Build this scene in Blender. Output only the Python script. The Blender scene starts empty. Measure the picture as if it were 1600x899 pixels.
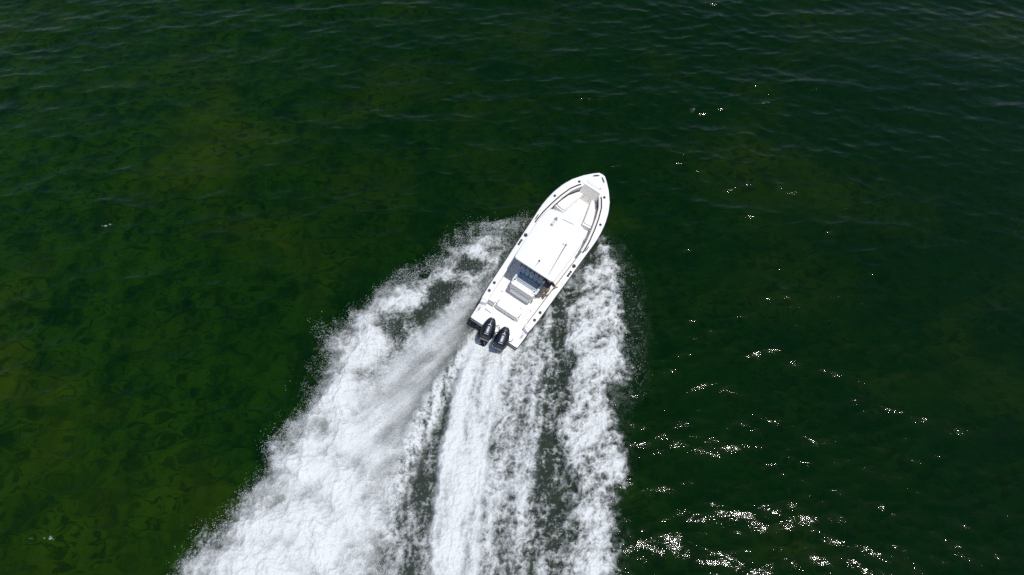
import bpy, bmesh, math, random
import numpy as np
from mathutils import Vector, Matrix, Euler

scene = bpy.context.scene
C = scene.collection
R = math.radians

# ------------------------------------------------------------------ camera
cam = bpy.data.cameras.new('camera')
cam.lens = 24.0; cam.sensor_width = 36.0
cam.clip_start = 0.5; cam.clip_end = 12000
cam_ob = bpy.data.objects.new('camera', cam); C.objects.link(cam_ob)
cam_ob.location = (0, 0, 27.6)
cam_ob.rotation_euler = (R(32), 0, 0)          # a drone looking 58 degrees down
scene.camera = cam_ob

# ------------------------------------------------------------------ sky and sun
SUN = Vector((0.26, -0.165, 0.951)).normalized()
SUN_EL = math.asin(SUN.z)
world = bpy.data.worlds.new('World'); scene.world = world; world.use_nodes = True
wn = world.node_tree.nodes; wl = world.node_tree.links
wn.clear()
sky = wn.new('ShaderNodeTexSky'); sky.sky_type = 'NISHITA'; sky.sun_disc = False
sky.sun_elevation = SUN_EL; sky.sun_rotation = math.atan2(SUN.x, SUN.y)
sky.air_density = 1.0; sky.dust_density = 0.9; sky.ozone_density = 1.0
bg = wn.new('ShaderNodeBackground'); bg.inputs['Strength'].default_value = 0.12
wo = wn.new('ShaderNodeOutputWorld')
wl.new(sky.outputs[0], bg.inputs[0]); wl.new(bg.outputs[0], wo.inputs[0])
sl = bpy.data.lights.new('sun', 'SUN'); sl.energy = 3.5; sl.angle = R(0.53); sl.color = (1.0, 0.965, 0.91)
so = bpy.data.objects.new('sun', sl); C.objects.link(so); so.location = (20, 5, 60)
so.rotation_euler = SUN.to_track_quat('Z', 'Y').to_euler()
scene.view_settings.view_transform = 'Standard'; scene.view_settings.look = 'None'
scene.view_settings.exposure = 0.0; scene.view_settings.gamma = 1.0
scene.view_settings.use_curve_mapping = False
scene.render.engine = 'CYCLES'
scene.cycles.use_denoising = False
scene.cycles.denoiser = 'OPENIMAGEDENOISE'
scene.cycles.denoising_input_passes = 'RGB_ALBEDO_NORMAL'
scene.cycles.max_bounces = 6
scene.cycles.sample_clamp_direct = 0.0
scene.cycles.blur_glossy = 0.0

# ------------------------------------------------------------------ helpers
def link(ob, parent=None):
    C.objects.link(ob)
    if parent is not None: ob.parent = parent
    return ob

def tag(o, label=None, cat=None, group=None, kind=None):
    if label: o['label'] = label
    if cat: o['category'] = cat
    if group: o['group'] = group
    if kind: o['kind'] = kind
    return o

def mesh_np(name, V, Q, smooth=True):
    """mesh from numpy vertex (n,3) and quad (m,4) arrays"""
    me = bpy.data.meshes.new(name)
    V = np.ascontiguousarray(V, dtype=np.float32); Q = np.ascontiguousarray(Q, dtype=np.int32)
    k = Q.shape[1]
    me.vertices.add(len(V)); me.vertices.foreach_set('co', V.ravel())
    me.loops.add(Q.size); me.loops.foreach_set('vertex_index', Q.ravel())
    me.polygons.add(len(Q)); me.polygons.foreach_set('loop_start', np.arange(0, Q.size, k, dtype=np.int32))
    try: me.polygons.foreach_set('loop_total', np.full(len(Q), k, dtype=np.int32))
    except Exception: pass
    me.polygons.foreach_set('use_smooth', np.full(len(Q), smooth, dtype=bool))
    me.update(calc_edges=True)
    return me

def finish(name, bm, mat, parent=None, smooth=True, angle=35):
    me = bpy.data.meshes.new(name)
    bmesh.ops.recalc_face_normals(bm, faces=bm.faces)
    if smooth:
        for f in bm.faces: f.smooth = True
        for e in bm.edges:
            if len(e.link_faces) == 2 and e.calc_face_angle(0) > R(angle): e.smooth = False
    bm.to_mesh(me); bm.free()
    if mat: me.materials.append(mat)
    ob = bpy.data.objects.new(name, me)
    return link(ob, parent)

def bm_box(bm, x0, x1, y0, y1, z0, z1, bevel=0.0, seg=2, mat=None):
    r = bmesh.ops.create_cube(bm, size=1.0)
    vs = r['verts']
    for v in vs:
        v.co = Vector(((x0+x1)/2 + v.co.x*(x1-x0), (y0+y1)/2 + v.co.y*(y1-y0), (z0+z1)/2 + v.co.z*(z1-z0)))
        if mat is not None: v.co = mat @ v.co
    if bevel > 0:
        es = list({e for v in vs for e in v.link_edges})
        bmesh.ops.bevel(bm, geom=es, offset=bevel, segments=seg, affect='EDGES', profile=0.5)

def box(name, x0, x1, y0, y1, z0, z1, mat, parent, bevel=0.012, seg=2):
    bm = bmesh.new(); bm_box(bm, x0, x1, y0, y1, z0, z1, bevel, seg)
    return finish(name, bm, mat, parent)

def bm_tube(bm, pts, rad, n=8, cap=True, closed=False):
    pts = [Vector(p) for p in pts]
    rads = rad if isinstance(rad, (list, tuple)) else [rad]*len(pts)
    rings = []; up = None
    for i, p in enumerate(pts):
        a = pts[i-1] if (i > 0 or closed) else p
        b = pts[(i+1) % len(pts)] if (i < len(pts)-1 or closed) else p
        t = (b-a).normalized()
        if up is None:
            up = t.orthogonal().normalized()
        up = (up - t*up.dot(t)).normalized()
        s = t.cross(up)
        rings.append([bm.verts.new(p + (up*math.cos(2*math.pi*k/n) + s*math.sin(2*math.pi*k/n))*rads[i]) for k in range(n)])
    m = len(rings)
    for i in range(m if closed else m-1):
        A, B = rings[i], rings[(i+1) % m]
        for k in range(n): bm.faces.new((A[k], A[(k+1) % n], B[(k+1) % n], B[k]))
    if cap and not closed:
        bm.faces.new(rings[0][::-1]); bm.faces.new(rings[-1])

def tube(name, pts, rad, mat, parent, n=8, closed=False):
    bm = bmesh.new(); bm_tube(bm, pts, rad, n, closed=closed)
    return finish(name, bm, mat, parent)

def bm_prism(bm, poly, z0, z1, bevel=0.0, seg=2):
    """extruded outline; z0/z1 numbers or functions of (x,y)"""
    f0 = z0 if callable(z0) else (lambda x, y: z0)
    f1 = z1 if callable(z1) else (lambda x, y: z1)
    lo = [bm.verts.new((x, y, f0(x, y))) for x, y in poly]
    hi = [bm.verts.new((x, y, f1(x, y))) for x, y in poly]
    n = len(poly)
    top = bm.faces.new(hi); bm.faces.new(lo[::-1])
    for i in range(n): bm.faces.new((lo[i], lo[(i+1) % n], hi[(i+1) % n], hi[i]))
    if bevel > 0:
        bmesh.ops.bevel(bm, geom=list(top.edges), offset=bevel, segments=seg, affect='EDGES', profile=0.5)

def prism(name, poly, z0, z1, mat, parent, bevel=0.0, seg=2):
    bm = bmesh.new(); bm_prism(bm, poly, z0, z1, bevel, seg)
    return finish(name, bm, mat, parent)

def round_poly(poly, r, n=5):
    """round the corners of a 2d outline"""
    out = []; m = len(poly)
    for i in range(m):
        p = Vector(poly[i]); a = Vector(poly[i-1]); b = Vector(poly[(i+1) % m])
        da = (a-p); db = (b-p)
        rr = min(r, da.length*0.48, db.length*0.48)
        A = p + da.normalized()*rr; B = p + db.normalized()*rr
        for k in range(n+1):
            t = k/n
            q = A*(1-t)**2 + p*2*t*(1-t) + B*t*t
            out.append((q.x, q.y))
    return out

def interp(x, xs, ys): return float(np.interp(x, xs, ys))

# ------------------------------------------------------------------ materials
def new_mat(name):
    m = bpy.data.materials.new(name); m.use_nodes = True
    nt = m.node_tree
    return m, nt.nodes, nt.links, nt.nodes['Principled BSDF']

def simple(name, col, rough=0.4, metal=0.0, var=0.06, scale=6.0, bump=0.0, bscale=80.0, coat=0.0):
    """base colour with slight uneven wear, optional fine relief"""
    m, N, Lk, P = new_mat(name)
    tc = N.new('ShaderNodeTexCoord')
    nz = N.new('ShaderNodeTexNoise'); nz.inputs['Scale'].default_value = scale; nz.inputs['Detail'].default_value = 5
    Lk.new(tc.outputs['Object'], nz.inputs['Vector'])
    rp = N.new('ShaderNodeValToRGB')
    rp.color_ramp.elements[0].position = 0.3; rp.color_ramp.elements[1].position = 0.7
    rp.color_ramp.elements[0].color = tuple(c*(1-var) for c in col)+(1,)
    rp.color_ramp.elements[1].color = tuple(min(1, c*(1+var*0.6)) for c in col)+(1,)
    Lk.new(nz.outputs['Fac'], rp.inputs[0]); Lk.new(rp.outputs[0], P.inputs['Base Color'])
    P.inputs['Roughness'].default_value = rough; P.inputs['Metallic'].default_value = metal
    P.inputs['Coat Weight'].default_value = coat
    if bump > 0:
        n2 = N.new('ShaderNodeTexNoise'); n2.inputs['Scale'].default_value = bscale; n2.inputs['Detail'].default_value = 3
        Lk.new(tc.outputs['Object'], n2.inputs['Vector'])
        b = N.new('ShaderNodeBump'); b.inputs['Strength'].default_value = bump; b.inputs['Distance'].default_value = 0.004
        Lk.new(n2.outputs['Fac'], b.inputs['Height']); Lk.new(b.outputs[0], P.inputs['Normal'])
    return m

M_GEL = simple('white_gelcoat', (0.765, 0.765, 0.76), 0.22, var=0.025, scale=2.0, coat=0.3)
M_TOP = simple('hardtop_gelcoat', (0.715, 0.72, 0.725), 0.32, var=0.03, scale=2.2)
M_SOLE = simple('nonskid_deck', (0.755, 0.74, 0.71), 0.65, var=0.04, scale=3.0, bump=0.15, bscale=160)
M_VINYL = simple('white_vinyl', (0.77, 0.735, 0.67), 0.5, var=0.03, scale=5.0, bump=0.25, bscale=120)
M_SLATE = simple('slate_blue_vinyl', (0.26, 0.33, 0.39), 0.5, var=0.12, scale=7.0, bump=0.25, bscale=110)
M_SLATE2 = simple('pale_slate_vinyl', (0.45, 0.53, 0.60), 0.5, var=0.08, scale=7.0)
M_BLACK = simple('black_rubber', (0.018, 0.018, 0.02), 0.55, var=0.3)
M_GREY = simple('grey_plastic', (0.22, 0.22, 0.225), 0.5, var=0.1)
M_SEAM = simple('pale_gasket', (0.42, 0.41, 0.39), 0.7, var=0.1)
M_STEEL = simple('stainless', (0.62, 0.62, 0.62), 0.22, metal=1.0, var=0.05)
M_COWL = simple('black_cowl_paint', (0.006, 0.010, 0.022), 0.38, var=0.25, coat=0.0)
M_COWL.node_tree.nodes['Principled BSDF'].inputs['Specular IOR Level'].default_value = 0.3
M_COWLTRIM = simple('dark_cowl_cap', (0.018, 0.02, 0.024), 0.42, var=0.2)
M_ENGGREY = simple('engine_grey', (0.20, 0.205, 0.21), 0.35, metal=0.4, var=0.1)
M_MARK = simple('silver_lettering', (0.62, 0.64, 0.66), 0.4, var=0.03)
M_SHADE = simple('recess_shade', (0.60, 0.60, 0.61), 0.5, var=0.05)  # greyed gelcoat: shade of the corner recesses put into the colour
M_SKIN = simple('sunned_skin', (0.42, 0.20, 0.115), 0.5, var=0.1, scale=12)
M_SHIRT = simple('navy_shirt', (0.012, 0.014, 0.028), 0.85, var=0.3, scale=14, bump=0.4, bscale=60)
M_SHORTS = simple('khaki_cloth', (0.34, 0.28, 0.19), 0.85, var=0.15, scale=14, bump=0.4, bscale=60)
M_HAIR = simple('dark_hair', (0.03, 0.02, 0.014), 0.6, var=0.3, scale=30)
mg, N, Lk, P = new_mat('tinted_screen')
P.inputs['Base Color'].default_value = (0.05, 0.06, 0.06, 1); P.inputs['Roughness'].default_value = 0.05
P.inputs['Transmission Weight'].default_value = 0.7
M_GLASS = mg

# ------------------------------------------------------------------ noise on arrays
def hash2(ix, iy, seed):
    h = (ix.astype(np.int64)*374761393 + iy.astype(np.int64)*668265263 + seed*974634181) & 0xffffffff
    h = ((h ^ (h >> 13))*1274126177) & 0xffffffff
    h = h ^ (h >> 16)
    return h

_ang = np.linspace(0, 2*np.pi, 256, endpoint=False)
_GX, _GY = np.cos(_ang).astype(np.float32), np.sin(_ang).astype(np.float32)
def perlin(x, y, seed=0):
    x0 = np.floor(x); y0 = np.floor(y)
    fx = (x-x0).astype(np.float32); fy = (y-y0).astype(np.float32)
    ix = x0.astype(np.int64); iy = y0.astype(np.int64)
    u = fx*fx*fx*(fx*(fx*6-15)+10); v = fy*fy*fy*(fy*(fy*6-15)+10)
    def g(dx, dy):
        k = hash2(ix+dx, iy+dy, seed) & 255
        return _GX[k]*(fx-dx) + _GY[k]*(fy-dy)
    a = g(0, 0); b = g(1, 0); c = g(0, 1); d = g(1, 1)
    return ((a+(b-a)*u) + ((c+(d-c)*u)-(a+(b-a)*u))*v)*1.5

def fbm(x, y, freq, octv, seed=0, gain=0.5, lac=2.03):
    s = 0; a = 1.0; t = 0
    for o in range(octv):
        s = s + a*perlin(x*freq+17.3*o, y*freq-9.1*o, seed+o*31); t += a
        a *= gain; freq *= lac
    return s/t

def ridged(x, y, freq, octv, seed=0, gain=0.55):
    s = 0; a = 1.0; t = 0
    for o in range(octv):
        s = s + a*(1-np.abs(perlin(x*freq+7.7*o, y*freq+3.9*o, seed+o*57))*1.6); t += a
        a *= gain; freq *= 2.1
    return np.clip(s/t, 0, 1)

def sstep(a, b, x):
    t = np.clip((x-a)/(b-a), 0, 1)
    return t*t*(3-2*t)

# ------------------------------------------------------------------ open water: wave field
rng = np.random.default_rng(7)
NW = 96
lam = np.exp(np.linspace(math.log(0.36), math.log(6.5), NW)) * rng.uniform(0.95, 1.05, NW)
ang = R(96) + rng.normal(0, 0.42, NW)*np.clip(1.25-0.12*lam, 0.5, 1.3)
kx = np.cos(ang)*2*np.pi/lam; ky = np.sin(ang)*2*np.pi/lam; kk = 2*np.pi/lam
steep = 0.024*np.exp(-(np.log(lam/1.2)/1.0)**2) + 0.006 + 0.015*np.exp(-(np.log(lam/0.5)/0.4)**2)
amp = steep/kk
phs = rng.uniform(0, 2*np.pi, NW)

def waves(x, y):
    """height and sideways drift of the water surface"""
    shp = x.shape
    x = x.ravel().astype(np.float32); y = y.ravel().astype(np.float32)
    gust = 0.75 + 0.5*fbm(x, y, 0.05, 2, 901)
    h = np.zeros_like(x); dx = np.zeros_like(x); dy = np.zeros_like(x)
    for i in range(NW):
        t = np.float32(kx[i])*x + np.float32(ky[i])*y + np.float32(phs[i])
        s = np.sin(t); c = np.cos(t)
        h += np.float32(amp[i])*c
        q = np.float32(1.25*amp[i])
        dx -= q*np.float32(kx[i]/kk[i])*s; dy -= q*np.float32(ky[i]/kk[i])*s
    fade = np.clip(1.6 - np.hypot(x, y-20)/60.0, 0, 1)*gust
    return (h*fade).reshape(shp), (dx*fade).reshape(shp), (dy*fade).reshape(shp)

# ------------------------------------------------------------------ wake layout (metres on the water)
POLY = {
'A1':[(0.71, 20.97), (-0.64, 20.56), (-1.92, 20.4), (-3.17, 19.7), (-3.45, 19.0), (-4.33, 18.14), (-5.83, 17.59), (-6.18, 16.8), (-6.81, 15.96), (-7.02, 15.21), (-8.18, 14.65), (-8.25, 13.51), (-7.57, 12.27), (-5.61, 12.27), (-3.47, 13.99), (-1.78, 15.65), (-0.91, 17.23), (0.0, 19.08)],
'A2':[(-6.13, 17.59), (-7.09, 15.31), (-8.41, 14.65), (-8.45, 12.58), (-8.74, 11.52), (-8.92, 10.28), (-9.58, 9.39), (-9.88, 8.19), (-10.73, 7.04), (-11.35, 6.05), (-11.99, 5.11), (-12.47, 4.31), (-13.93, 1.07), (-15.07, -3.17), (-18.99, -16.0), (-8.55, -16.0), (-6.52, -3.17), (-5.39, 1.07), (-4.86, 4.31), (-4.84, 6.05), (-4.57, 7.54), (-4.26, 9.39), (-5.46, 10.79), (-5.73, 13.51)],
'A3':[(0.38, 19.39), (-0.93, 17.96), (-3.01, 16.34), (-4.69, 14.81), (-6.09, 12.89), (-7.0, 11.08), (-7.45, 9.39), (-6.19, 7.8), (-4.88, 7.54), (-4.26, 9.39), (-3.47, 11.67), (-2.7, 13.04), (-1.82, 14.81), (-1.55, 15.82)],
'A4':[(-1.59, 15.14), (-2.32, 14.16), (-2.98, 12.89), (-3.74, 11.67), (-4.32, 10.22), (-4.69, 8.85), (-4.93, 7.04), (-4.99, 5.58), (-4.64, 5.58), (-4.31, 7.54), (-3.72, 9.39), (-3.02, 11.08), (-2.4, 12.58), (-1.68, 13.99), (-1.41, 14.81)],
'B':[(-1.61, 14.81), (-2.42, 13.2), (-3.07, 11.97), (-3.9, 9.94), (-4.57, 7.54), (-4.89, 6.05), (-4.96, 4.31), (-5.39, 1.07), (-6.52, -3.17), (-8.55, -16.0), (-5.82, -16.0), (-4.28, -3.17), (-3.59, 1.07), (-3.06, 4.31), (-3.05, 7.04), (-2.73, 10.79), (-1.99, 13.2), (-1.4, 14.48)],
'C1':[(-1.68, 14.32), (-2.05, 13.2), (-2.58, 11.08), (-2.9, 8.85), (-3.03, 7.04), (-3.11, 5.58), (-3.08, 4.31), (-3.48, 1.07), (-4.07, -3.17), (-5.57, -16.0), (-3.09, -16.0), (-2.04, -3.17), (-1.53, 1.07), (-1.32, 4.31), (-1.22, 7.04), (-0.92, 10.51), (-0.56, 12.27), (0.0, 13.99), (-0.88, 14.81)],
'C2':[(-0.58, 14.16), (-0.77, 11.08), (-1.15, 7.29), (-1.25, 4.31), (-1.46, 1.07), (-1.83, -3.17), (-2.83, -16.0), (-0.6, -16.0), (0.0, -3.17), (0.18, 1.07), (0.29, 4.31), (0.57, 7.8), (1.04, 11.08), (1.43, 13.51), (1.03, 14.81), (0.29, 14.16)],
'D':[(1.47, 12.89), (1.2, 11.97), (0.98, 10.79), (0.7, 9.66), (0.42, 8.32), (0.31, 7.04), (0.51, 7.04), (0.7, 8.32), (1.02, 9.66), (1.26, 11.08), (1.54, 12.27), (1.64, 12.82)],
'E':[(3.28, 18.7), (2.45, 17.41), (1.49, 16.0), (0.58, 14.48), (1.01, 12.27), (0.66, 9.39), (0.25, 6.79), (0.0, 4.31), (-0.11, 1.07), (-0.2, -3.17), (-0.84, -16.0), (1.89, -16.0), (2.04, -3.17), (2.02, 1.07), (2.02, 4.31), (2.17, 7.8), (2.09, 11.08), (2.49, 14.16), (3.09, 16.87)],
'F':[(4.6, 20.17), (4.1, 19.27), (3.28, 18.14), (3.01, 16.52), (2.56, 14.48), (2.27, 12.89), (1.98, 11.08), (2.14, 9.66), (2.27, 7.8), (2.0, 6.05), (2.02, 4.31), (2.02, 1.07), (1.93, -3.17), (1.75, -16.0), (4.62, -16.0), (4.28, -3.17), (4.16, 1.07), (4.05, 4.31), (4.12, 5.82), (3.93, 6.91), (4.47, 8.19), (4.55, 9.66), (4.53, 10.79), (4.67, 11.82), (5.38, 12.89), (5.08, 13.99), (5.15, 15.48), (5.06, 17.23), (5.34, 18.4), (5.06, 19.46)],
'G':[(4.93, 19.85), (5.74, 18.33), (6.03, 16.52), (5.98, 14.81), (5.67, 12.89), (5.13, 11.67), (5.01, 13.51), (5.03, 16.17), (5.15, 18.33)],
}
# light and thin places of the wake: x, y, radius, amount
MOD = [(-1.75, 19.93, 0.43, 0.5), (-1.82, 19.16, 0.37, 0.5), (-0.94, 18.93, 0.37, 0.4), (-3.23, 19.0, 0.37, 0.5), (-2.93, 18.03, 0.37, 0.5), (-2.21, 17.74, 0.37, 0.4), (-5.72, 17.05, 0.62, 0.6), (-4.67, 16.52, 0.43, 0.5), (-6.96, 15.48, 0.43, 0.5), (-6.88, 13.51, 0.74, 0.4), (-5.81, 14.32, 0.43, 0.4), (-2.18, 18.51, 0.5, -0.7), (-3.34, 17.05, 0.46, -0.7), (-3.59, 16.1, 0.43, -0.6), (-4.87, 17.16, 0.31, -0.5), (-5.51, 14.81, 0.5, -0.7), (-0.95, 19.39, 0.28, -0.4), (-4.15, 15.48, 0.31, -0.5), (-2.44, 17.23, 0.37, -0.5), (-7.19, 12.58, 0.43, -0.3), (1.15, 11.08, 0.43, -0.5), (2.33, 14.48, 0.43, -0.5), (1.74, 12.27, 0.43, -0.5), (1.47, 9.66, 0.37, -0.4), (1.16, 7.8, 0.43, -0.3), (1.77, 15.14, 0.37, 0.3), (0.86, 13.51, 0.43, 0.3), (-4.51, 12.58, 0.68, -0.2), (-4.01, 13.51, 0.5, -0.25)]
# signed distances on a coarse lattice, looked up bilinearly (inside is positive)
SX0, SY0, SD = -24.0, -20.0, 0.12
sgx = np.arange(SX0, 12.0, SD); sgy = np.arange(SY0, 25.0, SD)
SGX, SGY = np.meshgrid(sgx, sgy)
def poly_sdf(poly):
    P = np.array(poly); d2 = np.full(SGX.shape, 1e9); ins = np.zeros(SGX.shape, bool)
    for i in range(len(P)):
        a = P[i-1]; b = P[i]; e = b-a
        wx = SGX-a[0]; wy = SGY-a[1]
        t = np.clip((wx*e[0]+wy*e[1])/(e@e+1e-9), 0, 1)
        d2 = np.minimum(d2, (wx-e[0]*t)**2+(wy-e[1]*t)**2)
        c = ((a[1] > SGY) != (b[1] > SGY)) & (SGX < (b[0]-a[0])*(SGY-a[1])/(b[1]-a[1]+1e-12)+a[0])
        ins ^= c
    return np.where(ins, 1, -1)*np.sqrt(d2)
SDF = {k: poly_sdf(v).astype(np.float32) for k, v in POLY.items()}
OUT = POLY['A1'][:11]+POLY['A2'][3:16]+POLY['F'][14:]+POLY['F'][:1]
SDF['all'] = np.maximum(poly_sdf(OUT), SDF['G']-0.1).astype(np.float32)
def look(field, x, y):
    fx = np.clip((x-SX0)/SD, 0, len(sgx)-1.001); fy = np.clip((y-SY0)/SD, 0, len(sgy)-1.001)
    ix = fx.astype(int); iy = fy.astype(int); u = fx-ix; v = fy-iy
    f = field
    return (f[iy, ix]*(1-u)+f[iy, ix+1]*u)*(1-v)+(f[iy+1, ix]*(1-u)+f[iy+1, ix+1]*u)*v

# boat pose (shared with the wake so that no water stands inside the hull)
BX, BY, BYAW, BROLL, BTRIM = -0.9235, 14.573, 1.0093, 0.2189, R(4)
BL = 9.765
SS = [0, .6, 1.5, 2.5, 3.1, 3.8, 4.3, 5.0, 5.8, 6.2, 6.6, 7.0, 7.5, 8.1, 8.6, 9.1, 9.48, 9.68, 9.765]
SB = [1.265, 1.29, 1.372, 1.409, 1.43, 1.465, 1.482, 1.503, 1.537, 1.555, 1.56, 1.533, 1.466, 1.306, 1.082, 0.736, 0.395, 0.16, 0.015]
def boat_local(x, y):
    c, s = math.cos(BYAW), math.sin(BYAW)
    return (x-BX)*c+(y-BY)*s, -(x-BX)*s+(y-BY)*c
def in_hull(x, y, grow=0.0):
    s, t = boat_local(x, y)
    b = np.interp(s, SS, SB, left=-9, right=-9)
    return (np.abs(t) < b*(0.84-0.06*np.clip(s-3.5, 0, 3))+grow) & (s > 0.35) & (s < 5.9+grow)

# ------------------------------------------------------------------ water material
def water_material():
    m, N, Lk, P = new_mat('sea_water')
    geo = N.new('ShaderNodeNewGeometry')
    def mapping(scale, rot=0.0, src=None):
        mp = N.new('ShaderNodeMapping'); mp.inputs['Scale'].default_value = scale; mp.inputs['Rotation'].default_value = (0, 0, rot)
        Lk.new(src or geo.outputs['Position'], mp.inputs['Vector']); return mp.outputs[0]
    def noise(vec, scale, detail=3, rough=0.55, dist=0.0):
        n = N.new('ShaderNodeTexNoise'); n.inputs['Scale'].default_value = scale; n.inputs['Detail'].default_value = detail
        n.inputs['Roughness'].default_value = rough; n.inputs['Distortion'].default_value = dist
        Lk.new(vec, n.inputs['Vector']); return n.outputs['Fac']
    def math_(op, a, b=None, clamp=False):
        n = N.new('ShaderNodeMath'); n.operation = op; n.use_clamp = clamp
        for i, v in enumerate((a, b)):
            if v is None: continue
            if isinstance(v, (int, float)): n.inputs[i].default_value = v
            else: Lk.new(v, n.inputs[i])
        return n.outputs[0]
    def mix(f, a, b):
        n = N.new('ShaderNodeMix'); n.data_type = 'RGBA'
        if isinstance(f, (int, float)): n.inputs[0].default_value = f
        else: Lk.new(f, n.inputs[0])
        for i, v in ((6, a), (7, b)):
            if isinstance(v, tuple): n.inputs[i].default_value = v+(1,)
            else: Lk.new(v, n.inputs[i])
        return n.outputs[2]
    def ramp(f, p0, p1):
        n = N.new('ShaderNodeMapRange'); n.interpolation_type = 'SMOOTHSTEP'
        Lk.new(f, n.inputs[0]); n.inputs[1].default_value = p0; n.inputs[2].default_value = p1
        return n.outputs[0]
    # wind ripples, longer along the crests
    r1 = noise(mapping((0.75, 1.5, 1), R(8)), 2.6, 4, 0.6, 0.6)
    r2 = noise(mapping((0.8, 1.4, 1), R(-14)), 8.0, 3, 0.6, 0.5)
    rg = noise(mapping((0.55, 1.35, 1), R(10)), 1.5, 4, 0.6, 0.9)
    crest = math_('SUBTRACT', 1.0, math_('MULTIPLY', math_('ABSOLUTE', math_('SUBTRACT', rg, 0.5)), 4.0))
    hsum = math_('ADD', math_('ADD', math_('MULTIPLY', r1, 0.9), math_('MULTIPLY', crest, 0.42)), math_('MULTIPLY', r2, 0.34))
    bump = N.new('ShaderNodeBump'); bump.inputs['Strength'].default_value = 0.55; bump.inputs['Distance'].default_value = 0.029
    Lk.new(hsum, bump.inputs['Height'])
    # the bed is seen through the ripples: its pattern is displaced by the surface slope
    vm = N.new('ShaderNodeVectorMath'); vm.operation = 'MULTIPLY_ADD'
    Lk.new(geo.outputs['Normal'], vm.inputs[0]); vm.inputs[1].default_value = (1.2, 1.2, 0); Lk.new(geo.outputs['Position'], vm.inputs[2])
    bed = vm.outputs[0]
    weed = noise(mapping((1, 1, 0), 0, bed), 0.6, 7, 0.72, 0.2)
    patch = noise(mapping((0.8, 1, 0), 0, bed), 0.13, 5, 0.6, 0.5)
    big = noise(mapping((1, 1, 0), 0, geo.outputs['Position']), 0.035, 2, 0.5)
    sx = N.new('ShaderNodeSeparateXYZ'); Lk.new(geo.outputs['Position'], sx.inputs[0])
    # fall-off of light across the water painted into its colour, lighter towards -x
    light_grad = ramp(math_('ADD', math_('ADD', math_('MULTIPLY', sx.outputs[0], -0.022), math_('MULTIPLY', math_('SUBTRACT', sx.outputs[1], 16.0), -0.010)), math_('MULTIPLY', big, 1.3)), 0.15, 1.35)
    deep = (0.0, 0.0092, 0.0006); weedc = (0.0062, 0.0275, 0.0006); sand = (0.022, 0.040, 0.0008)
    wf = math_('MULTIPLY', ramp(weed, 0.32, 0.62), math_('ADD', math_('MULTIPLY', light_grad, 0.85), 0.12), True)
    col = mix(wf, deep, weedc)
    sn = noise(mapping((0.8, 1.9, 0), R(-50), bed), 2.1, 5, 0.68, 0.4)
    facet_dark = ramp(sn, 0.495, 0.58)  # dark wave facets painted into the water colour as streaks
    facet_dark = math_('MULTIPLY', facet_dark, ramp(noise(mapping((1, 1, 0), 0, bed), 0.30, 3, 0.6), 0.30, 0.58))
    pf = math_('MULTIPLY', ramp(patch, 0.48, 0.72), math_('ADD', math_('MULTIPLY', light_grad, 0.35), 0.26), True)
    col = mix(pf, col, sand)
    col = mix(math_('MULTIPLY', facet_dark, 0.62), col, (0.0001, 0.0058, 0.0004))
    # aerated, milky water and foam of the wake
    fo = N.new('ShaderNodeAttribute'); fo.attribute_name = 'foam'
    ae = N.new('ShaderNodeAttribute'); ae.attribute_name = 'air'
    col = mix(ae.outputs['Fac'], col, (0.040, 0.048, 0.043))
    fine = noise(geo.outputs['Position'], 22.0, 4, 0.7)
    ff = math_('ADD', fo.outputs['Fac'], math_('MULTIPLY', math_('SUBTRACT', fine, 0.5), math_('MULTIPLY', math_('MULTIPLY', fo.outputs['Fac'], math_('SUBTRACT', 1.15, fo.outputs['Fac'])), 3.2)), True)
    # small broken crests far from the wake
    fl = math_('MULTIPLY', ramp(noise(mapping((0.5, 1.3, 0), R(12)), 0.8, 2), 0.74, 0.80), ramp(noise(geo.outputs['Position'], 7.0, 3, 0.7), 0.50, 0.66))
    ff = math_('MAXIMUM', ff, math_('MULTIPLY', fl, 0.5))
    P.inputs['IOR'].default_value = 1.333; P.inputs['Specular IOR Level'].default_value = 0.19
    Lk.new(math_('ADD', math_('MULTIPLY', ae.outputs['Fac'], 0.45), 0.05), P.inputs['Roughness'])
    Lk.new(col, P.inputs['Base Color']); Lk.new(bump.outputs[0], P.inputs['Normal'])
    F = N.new('ShaderNodeBsdfPrincipled')
    fc = mix(noise(geo.outputs['Position'], 1.2, 3), (0.58, 0.61, 0.615), (0.72, 0.74, 0.735))
    Lk.new(fc, F.inputs['Base Color']); F.inputs['Roughness'].default_value = 0.75
    F.inputs['Specular IOR Level'].default_value = 0.2
    fb = N.new('ShaderNodeBump'); fb.inputs['Strength'].default_value = 0.85; fb.inputs['Distance'].default_value = 0.03
    Lk.new(fine, fb.inputs['Height']); Lk.new(fb.outputs[0], F.inputs['Normal'])
    ms = N.new('ShaderNodeMixShader'); Lk.new(ff, ms.inputs[0]); Lk.new(P.outputs[0], ms.inputs[1]); Lk.new(F.outputs[0], ms.inputs[2])
    Lk.new(ms.outputs[0], N['Material Output'].inputs['Surface'])
    return m
M_WATER = water_material()

def grow_axis(a, b, d, far, g=1.16):
    mid = list(np.arange(a, b+d/2, d)); lo = []; hi = []
    s = d; x = a
    while x > -far: s *= g; x -= s; lo.append(x)
    s = d; x = mid[-1]
    while x < far: s *= g; x += s; hi.append(x)
    return np.array(lo[::-1]+mid+hi)

def grid_quads(nx, ny):
    i = np.arange(nx-1)[None, :] + (np.arange(ny-1)*nx)[:, None]
    i = i.ravel()
    return np.c_[i, i+1, i+1+nx, i+nx]

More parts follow.
